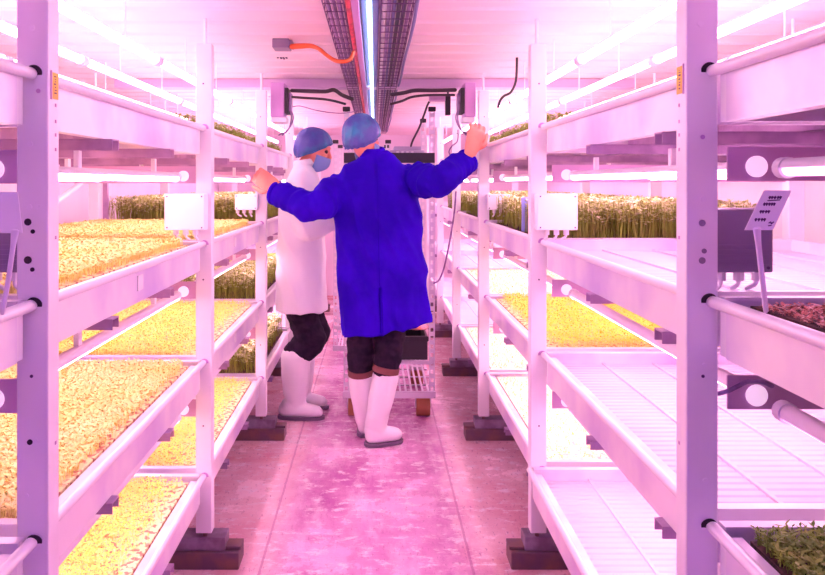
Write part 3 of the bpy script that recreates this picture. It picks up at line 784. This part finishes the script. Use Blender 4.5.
def hand(mb, w, d, n, side, curl=(.5, .7, .5), spread=.1, k=1.0, thumb=.6):
    """w wrist, d direction to knuckles, n palm normal (fingers curl to it), side: +1/-1 where the thumb leaves along l=d x n"""
    w = Vector(w); d = Vector(d).normalized(); n = Vector(n); n = (n-d*n.dot(d)).normalized(); l = d.cross(n)*side
    mb.limb([w-d*.02*k, w+d*.03*k, w+d*.065*k, w+d*.088*k], [(.022*k, .026*k), (.016*k, .036*k), (.015*k, .041*k), (.013*k, .040*k)], n=14, up=l)
    for i, (off, L) in enumerate(((.029, .070), (.010, .078), (-.010, .073), (-.028, .058))):
        p = w+d*.082*k+l*off*k; a = 0; dirn = (d+l*spread*off*8).normalized(); pts = [p-d*.02*k, p]
        for seg, c in zip((.44, .32, .24), curl):
            a += c; dd = dirn*math.cos(a)+n*math.sin(a); p = p+dd*L*seg*k; pts.append(p)
        mb.limb(pts, [.0095*k, .0095*k, .0088*k, .0080*k, .0070*k], n=10, sub=3)
    p = w+d*.022*k+l*.026*k+n*.006*k; t1 = (d*.65+l*.75+n*.25).normalized(); t2 = (d*.85+l*.25*(1-thumb)+n*thumb*.6).normalized()
    mb.limb([p-t1*.01*k, p+t1*.034*k, p+t1*.034*k+t2*.03*k, p+t1*.034*k+t2*.054*k], [.0135*k, .012*k, .0105*k, .0085*k], n=10, sub=3)
def hairnet(c, R, root, loc, k=1.0, name='hair_net', rad=(.093, .118, .108), tilt=.0, cut=-.10):
    """cap: part of an ellipsoid above a plane tilted towards the nape, gathered rim"""
    c = Vector(c); nu, nv = 56, 22; vs = []; fs = []
    for i in range(nv+1):
        for j in range(nu):
            th = 2*PI*j/nu
            # lower limit: higher at the brow (y+), lower at the nape (y-)
            lim = PI*(.66-.28*math.sin(th)+.02*math.cos(2*th))
            ph = lim*i/nv; sp = math.sin(ph) if ph < PI/2 else 1-(1-math.sin(ph))*.42
            g = 1+.034*math.sin(th*14+1.3*math.sin(ph*3))*(i/nv)**1.5+.012*math.sin(th*5+ph*4)*math.sin(ph)
            if i >= nv-1: g *= .965
            v = Vector((rad[0]*sp*math.cos(th)*g, rad[1]*sp*math.sin(th)*g-.012, rad[2]*math.cos(ph)*g+.022))
            vs.append(c+R@v*k)
    for i in range(nv):
        for j in range(nu):
            a = i*nu+j; b = i*nu+(j+1) % nu; fs.append((a, a+nu, b+nu, b))
    o = MB().add(vs, fs).build(name, M['net'], root, smooth=True, origin=loc)
    so = o.modifiers.new('t', 'SOLIDIFY'); so.thickness = .002; so.offset = -1
    band = [vs[nv*nu+j] for j in range(nu)]
    mb = MB(); rings = []
    for j in range(nu):
        p = band[j]; t = (band[(j+1) % nu]-band[j-1]).normalized(); out = (p-c).normalized(); u = t.cross(out)
        rings.append([p+(out*math.cos(a)+u*math.sin(a))*.0045*k for a in [2*PI*q/8 for q in range(8)]])
    rings.append(rings[0]); mb.loft(rings, False).build('elastic_band', M['net'], o, smooth=True, origin=loc)
    return o
def facemask(c, R, root, loc, k=1.0):
    c = Vector(c); vs = []; fs = []; nu, nv = 26, 14
    for i in range(nv+1):
        for j in range(nu+1):
            a = -1.45+2.9*j/nu; z = -.030-.098*i/nv
            q_ = i/nv; rr = .086-.045*q_**3
            x = .073*math.sin(a)*(1-.50*q_**3); y_ = rr*1.16*math.cos(a)+.012+.008*math.sin(PI*q_)*math.cos(a)
            vs.append(c+R@Vector((x, y_, z))*k)
    for i in range(nv):
        for j in range(nu): fs.append((i*(nu+1)+j, (i+1)*(nu+1)+j, (i+1)*(nu+1)+j+1, i*(nu+1)+j+1))
    o = MB().add(vs, fs).build('face_mask', M['beard'], root, smooth=True, origin=loc)
    so = o.modifiers.new('t', 'SOLIDIFY'); so.thickness = .003; so.offset = 0
    return o
def coat_rings(rows, Yc, fold_phase=0, tilt=0.0, vent=True, back=(0,-1), n=72):
    """rows: (z, cx, a, b, yc offset, fold amount)"""
    # resample rows smoothly
    R = []; m = 8
    for i in range(len(rows)-1):
        r0, r1 = rows[i], rows[i+1]
        for j in range(m):
            t = j/m; R.append([r0[q]*(1-t)+r1[q]*t for q in range(6)])
    R.append(list(rows[-1])); rings = []
    for (z, cx, a, b, yo, fo) in R:
        ring = []
        for k in range(n):
            th = 2*PI*k/n; cs, sn = math.cos(th), math.sin(th)
            e = .80
            ex = math.copysign(abs(cs)**e, cs); ey = math.copysign(abs(sn)**e, sn)
            f = 1+fo*(.5*math.sin(5*th+fold_phase+1.5*z)+.35*math.sin(9*th+2*fold_phase-3*z)+.3*math.sin(3*th+5*z))
            if vent:
                dth = (th+PI/2+PI) % (2*PI)-PI-.05     # at the back (-y), slightly off centre
                f -= .14*math.exp(-(dth/.05)**2)*max(0, min(1, (.92-z)/.25))
            zz = z+tilt*(ex*a)*max(0, min(1, (1.2-z)/.6))
            ring.append(Vector((cx+ex*a*f, Yc+yo+ey*b*f, zz)))
        rings.append(ring)
    return rings
def boot(root, loc, top, ankle, heel, toe, rt=(.07, .07), name='boot', gz=0.0):
    """white rubber boot; heel, toe at ground level"""
    top, ankle, heel, toe = map(Vector, (top, ankle, heel, toe)); d = (toe-heel); d.z = 0; dn = d.normalized(); L = d.length
    up = Vector((0,0,1)); sd = dn.cross(up)
    mb = MB()
    mid = top*.5+ankle*.5
    mb.limb([top, top*.65+ankle*.35, mid*.6+ankle*.4, ankle, heel+dn*L*.22+up*.075], [(rt[0], rt[1]), (rt[0]*.97, rt[1]*.97), (rt[0]*.86, rt[1]*.86), (.054, .060), (.045, .052)], n=20, up=dn, wr=.012, wk=5)
    mb.limb([heel+dn*.042+up*.055, heel+dn*L*.35+up*.060, heel+dn*L*.62+up*.052, heel+dn*L*.82+up*.046, heel+dn*(L-.035)+up*.040],
            [(.040, .045), (.043, .052), (.048, .040), (.046, .033), (.036, .026)], n=18, up=up)
    o = mb.build(name, M['boot'], root, origin=loc); remesh(o, .006, 5)
    pr = []
    for t in np.linspace(0, 1, 17):
        wv = .036+.012*math.sin(min(1, t*1.25)*PI)+(.004 if t > .6 else 0)
        wv *= math.sqrt(max(.05, 1-max(0, (t-.80)/.20)**2)) if t > .8 else (math.sqrt(max(.15, 1-max(0, (.12-t)/.12)**2)))
        pr.append((t, wv))
    lo, hi = [], []
    out = [heel+dn*L*t+sd*w_ for t, w_ in pr]+[heel+dn*L*t-sd*w_ for t, w_ in reversed(pr)]
    MB().loft([[p+up*(.002+gz) for p in out], [p+up*.016 for p in out], [p*1.0+up*.0205 for p in out]]).build('sole', M['sole'], o, origin=loc, bevel=.002)
    mb = MB(); rings = []
    return o
def collar_ring(root, loc, pts, r, m, name, n=10):
    rings = []; N = len(pts)
    c = sum(pts, Vector())/N
    for j in range(N):
        p = pts[j]; t = (pts[(j+1) % N]-pts[j-1]).normalized(); out = (p-c).normalized(); u = t.cross(out)
        rings.append([p+out*math.cos(a)*r[0]+u*math.sin(a)*r[1] for a in [2*PI*q/n for q in range(n)]])
    rings.append(rings[0])
    return MB().loft(rings, False).build(name, m, root, smooth=True, origin=loc)

# --- person in the blue coat
Yb = 3.72
pb = empty('person', (.03, Yb, 0), 'person in a blue coat seen from behind, arms spread to the posts', 'person'); loc = Vector(pb.location)
hc = P(362.5, 137.5, 3.72); Rb = frame((.66, .75, -.16))
shR, elR, cuR = P(409, 180, 3.76), P(439, 181, 3.55), P(463, 164, 3.66)
shL, elL, cuL = P(343, 188, 3.76), P(313, 207, 3.57), P(281, 195, 3.66)
wrR, wrL = P(471, 151, 3.64), P(276, 187, 3.66)
hipL, hipR = P(364, 300, 3.75), P(392, 298, 3.75)
knL, knR = P(361, 350, 3.78), P(389, 348, 3.72)
heL, toL = Vector((-.062, 3.78, 0)), Vector((-.035, 4.05, 0)); anL = Vector((-.055, 3.835, .085))
heR, toR = Vector((-.055, 3.665, 0)), Vector((.150, 3.735, 0)); anR = Vector((.0, 3.69, .09))
mb = MB()
add_head(mb, hc, Rb)
mb.limb([P(374, 168, 3.74), P(371, 156, 3.74), hc+Vector((.012, .02, -.06))], [.062, .056, .056])
mb.limb([P(380, 300, 3.75), P(379, 255, 3.75), P(378, 210, 3.75), P(376, 172, 3.75)], [(.150, .105), (.140, .100), (.165, .105), (.10, .07)], up=(0,1,0), n=20)
for (a, b_, c, d) in ((shR, elR, cuR, wrR), (shL, elL, cuL, wrL)):
    mb.limb([P(377, 176, 3.75), a, a*.5+b_*.5, b_, c, d], [.06, .055, .050, .043, .034, .027])
for (a, b_, c, he, to) in ((hipL, knL, anL, heL, toL), (hipR, knR, anR, heR, toR)):
    mb.limb([a, a*.5+b_*.5, b_, b_*.5+c*.5, c], [.075, .068, .052, .048, .035])
    dn = (to-he).normalized(); mb.limb([he+dn*.05+Vector((0,0,.045)), he+dn*.15+Vector((0,0,.045)), he+dn*((to-he).length-.06)+Vector((0,0,.036))], [.028, .030, .022])
hand(mb, wrR, (.30, .02, .95), (-.15, 1, 0), -1, curl=(.45, .75, .6), k=1.22)
hand(mb, wrL, (-.82, .02, .50), (.1, 1, 0), 1, curl=(.7, .85, .6), k=1.2)
body = mb.build('body', M['skin'], pb, origin=loc); remesh(body, .0045, 3)
add_eyes(hc, Rb, pb, loc)
hn = hairnet(hc, Rb, pb, loc, .99); facemask(hc, Rb, pb, loc)
def row(y, xl, xr, b, yo=0, fo=.0, Y=Yb):
    return (H-(y-CY)*Y/F, ((xl+xr)/2-CX)*Y/F, (xr-xl)/2*Y/F, b, yo, fo)
rows = [row(326, 343, 431, .190, .01, .045), row(318, 342.5, 430, .185, .01, .04), row(300, 341, 428.5, .180, .01, .035), row(275, 338.5, 426.5, .165, .01, .03), row(250, 337, 424, .150, .015, .025),
        row(225, 335.5, 421, .140, .02, .02), row(203, 334, 419, .138, .02, .018), row(186, 334.5, 418, .132, .025, .01), row(174, 338, 414, .118, .03, .0), row(165, 347, 406, .095, .03, 0), row(158, 358, 395, .075, .03, 0), row(152, 363, 388, .064, .025, 0)]
mb = MB(); mb.loft(coat_rings(rows, Yb, .6, tilt=.18))
mb.limb([P(392, 172, 3.76), shR, shR*.5+elR*.5, elR, elR*.45+cuR*.55, cuR], [.075, .088, .086, .080, .074, .070], n=22, sub=9, wr=.10, wk=1.9, caps=True)
mb.limb([P(360, 176, 3.76), shL, shL*.5+elL*.5, elL, elL*.45+cuL*.55, cuL], [.075, .088, .087, .082, .074, .070], n=22, sub=9, wr=.10, wk=1.9, caps=True)
coat = mb.build('coat', M['blue'], pb, origin=loc); remesh(coat, .0065, 3, disp=(.0075, 11, .42, (.024, .86, -.02, .022)))
from mathutils.bvhtree import BVHTree
cb = BVHTree.FromPolygons([v.co.copy() for v in coat.data.vertices], [tuple(p_.vertices) for p_ in coat.data.polygons])
for nm, z0, z1, xo in (('back_seam', 1.50, .60, 0.0), ('back_vent', .84, .585, .012)):
    pts = []; z = z0
    while z > z1:
        x = -.02+.022*(1.5-z)+xo*(1 if z < .80 else 0)
        h_ = cb.ray_cast(Vector((x, -1, z)), Vector((0, 1, 0)))
        if h_[0] is not None: pts.append(h_[0]+loc+Vector((0, .0005, 0)))
        z -= .03
    MB().limb(pts, [.0019]*len(pts), n=6, sub=2).build(nm, M['seam'], coat, smooth=True, origin=loc)
ring = [Vector((hc.x*.25+math.cos(a)*.068-.005, 3.742+math.sin(a)*.062, 1.570+.012*math.sin(a))) for a in [2*PI*k/28 for k in range(28)]]
collar_ring(coat, loc, ring, (.010, .024), M['blue'], 'collar')
def cuffring(root, c, d, r, m, name='cuff'):
    d = Vector(d).normalized(); a = d.orthogonal().normalized(); b_ = d.cross(a)
    return collar_ring(root, loc, [Vector(c)+(a*math.cos(t)+b_*math.sin(t))*r for t in [2*PI*k/24 for k in range(24)]], (.006, .012), m, name)
cuffring(coat, cuR+(cuR-elR).normalized()*.035, cuR-elR, .062, M['blue']); cuffring(coat, cuL+(cuL-elL).normalized()*.035, cuL-elL, .062, M['blue'])
tpL, tpR = P(361, 373, 3.79), P(385.5, 371, 3.70)
mb = MB()
for (a, b_, tp) in ((hipL, knL, tpL), (hipR, knR, tpR)):
    mb.limb([a+Vector((0,0,.03)), a*.5+b_*.5, b_, tp+Vector((0,0,.0))], [.095, .085, .078, .068], n=20, sub=9, wr=.05, wk=2.4)
tro = mb.build('trousers', M['pants'], pb, origin=loc); remesh(tro, .0065, 3, disp=(.003, 25))
for tp, an in ((tpL, anL), (tpR, anR)):
    ax = (tp-an).normalized()
    MB().cyl(tp-ax*.004, tp+ax*.028, .0725, 28).build('brown_cuff', M['cuff'], tro, origin=loc, auto=True)
boot(pb, loc, tpL-Vector((0,0,.03)), anL, heL, toL, (.070, .070)); boot(pb, loc, tpR-Vector((0,0,.03)), anR, heR, toR, (.072, .072))

# --- person in the white coat
Yw = 4.20
pw = empty('person', (-.44, Yw, 0), 'person in a white coat and blue hair net, in profile, behind the blue coat', 'person'); loc = Vector(pw.location)
hc = P(314.5, 149, Yw); Rw = frame((1, .06, -.32))
mb = MB(); add_head(mb, hc, Rw, 1.0)
shN, elN, wrN = P(302, 184, 4.03), P(306, 228, 3.98), P(344, 214, 4.02)
shF, elF, wrF = P(306, 184, 4.38), P(310, 226, 4.44), P(340, 205, 4.42)
mb.limb([P(303, 176, Yw), P(306, 166, Yw), hc+Vector((-.012, 0, -.055))], [.062, .056, .056])
mb.limb([P(301, 305, Yw), P(300, 262, Yw), P(301, 220, Yw), P(303, 182, Yw)], [(.155, .11), (.145, .105), (.165, .11), (.12, .075)], up=(1,0,0), n=20)
for a, b_, c in ((shN, elN, wrN), (shF, elF, wrF)):
    mb.limb([P(303, 182, Yw), a, a*.5+b_*.5, b_, b_*.45+c*.55, c], [.06, .055, .05, .043, .036, .027])
    hand(mb, c, (.9, 0, .2), (0, 0, -1), 1 if a is shF else -1, curl=(.3, .4, .3))
legs = []
for dy, dx in ((-.09, 0), (.10, .012)):
    hp = P(302, 308, Yw)+Vector((dx, dy, 0)); kn = P(313, 338, Yw)+Vector((dx, dy, 0)); tp = P(297.5, 351, Yw)+Vector((dx, dy, 0))
    an = Vector((P(297, 398, Yw).x+dx, Yw+dy, .095)); he = Vector((P(280, 400, Yw).x+dx, Yw+dy, 0)); to = Vector((P(326, 400, Yw).x+dx, Yw+dy-.02, 0))
    legs.append((hp, kn, tp, an, he, to))
    mb.limb([hp, hp*.4+kn*.6, kn, tp, an], [.078, .072, .06, .052, .036])
    dn = (to-he).normalized(); mb.limb([he+dn*.05+Vector((0,0,.045)), he+dn*.15+Vector((0,0,.045)), he+dn*((to-he).length-.06)+Vector((0,0,.036))], [.028, .030, .022])
bw = mb.build('body', M['skin'], pw, origin=loc); remesh(bw, .0045, 3)
add_eyes(hc, Rw, pw, loc); hairnet(hc, Rw, pw, loc, 1.0); facemask(hc, Rw, pw, loc)
rw = lambda y, xl, xr, b, yo=0, fo=0: row(y, xl, xr, b, yo, fo, Yw)
rows = [rw(308, 277, 327, .215, 0, .035), rw(290, 277, 326, .210, 0, .03), rw(260, 277.5, 325, .205, 0, .022), rw(230, 278, 324.5, .205, 0, .016), rw(205, 280, 324, .205, 0, .012), rw(190, 283, 322, .195, 0, .006),
        rw(180, 287, 318.5, .165, 0, 0), rw(172, 291, 316, .12, 0, 0), rw(166, 295, 314, .08, 0, 0), rw(161, 296.5, 313, .062, 0, 0)]
mb = MB(); mb.loft(coat_rings(rows, Yw, 2.0, tilt=-.02, vent=False))
for a, b_, c in ((shN, elN, wrN), (shF, elF, wrF)):
    mb.limb([a+(P(303, 178, Yw)-a)*.35, a, a*.5+b_*.5, b_, b_*.3+c*.7], [.07, .082, .078, .074, .064], n=22, sub=9, wr=.05, wk=1.9)
cw = mb.build('coat', M['wcoat'], pw, origin=loc); remesh(cw, .0065, 3, disp=(.0055, 11, .42, (.010, -1, -9, 0)))
ring = [Vector((P(305, 163, Yw).x+math.cos(a)*.062, Yw+math.sin(a)*.066, 1.520+.010*math.cos(a))) for a in [2*PI*k/28 for k in range(28)]]
collar_ring(cw, loc, ring, (.010, .022), M['wcoat'], 'collar')
mb = MB()
for (hp, kn, tp, an, he, to) in legs:
    mb.limb([hp+Vector((0,0,.03)), hp*.4+kn*.6, kn, tp-Vector((.012,0,0))], [.098, .09, .084, (.058, .078)], up=(1,0,0), n=20, sub=9, wr=.05, wk=2.4)
tw = mb.build('trousers', M['pants'], pw, origin=loc); remesh(tw, .0065, 3, disp=(.003, 25))
for (hp, kn, tp, an, he, to) in legs:
    b_ = boot(pw, loc, tp+Vector((0,0,-.005)), an, he, to, (.070, .090))
lg = legs[0]; q = P(294, 371, Yw-.19); mk = MB()
for j in range(4): mk.box(q.x-.012+j*.008, q.x-.007+j*.008, q.y+.02, q.y+.03, q.z-.002-j*.004, q.z+.003-j*.004)

# ------------------------------------------------------------------ camera, world, render look
cam = bpy.data.cameras.new('camera'); co = bpy.data.objects.new('camera', cam); col.objects.link(co)
co.location = (0, 0, H); co.rotation_euler = (PI/2, 0, 0)
cam.sensor_width = 36; cam.lens = F/825*36; cam.shift_x = (412.5-CX)/825; cam.shift_y = -(287.5-CY)/825
cam.clip_start = .02; cam.clip_end = 60
sc.camera = co
for i, x in enumerate((-.32, .32)):  # added fill lamps, unseen behind the camera, to tint the near posts violet
    v = empty('violet_fill_lamp', (x, -1.1, 1.97), f'added violet fill tube behind the camera, tinting the near posts, {"orange hose" if i == 0 else "black cable"} side', 'tube lamp', 'added violet fill lamps')
    MB().box(x-.05, x+.05, -1.9, -.3, 1.975, 2.0).build('housing', M['white'], v, origin=v.location)
    MB().cyl((x, -1.88, 1.957), (x, -.32, 1.957), .018, 12).build('tube', M['violet'], v, origin=v.location, smooth=True)
w = bpy.data.worlds.new('world'); sc.world = w; w.use_nodes = True
w.node_tree.nodes['Background'].inputs[0].default_value = (.55, .30, .9, 1); w.node_tree.nodes['Background'].inputs[1].default_value = .3
sc.view_settings.view_transform = 'Standard'; sc.view_settings.look = 'None'; sc.view_settings.gamma = 1; sc.view_settings.use_curve_mapping = False
sc.view_settings.exposure = 1.0
sc.cycles.use_denoising = True
sc.cycles.max_bounces = 10; sc.cycles.diffuse_bounces = 6; sc.cycles.glossy_bounces = 4
sc.cycles.sample_clamp_indirect = 6
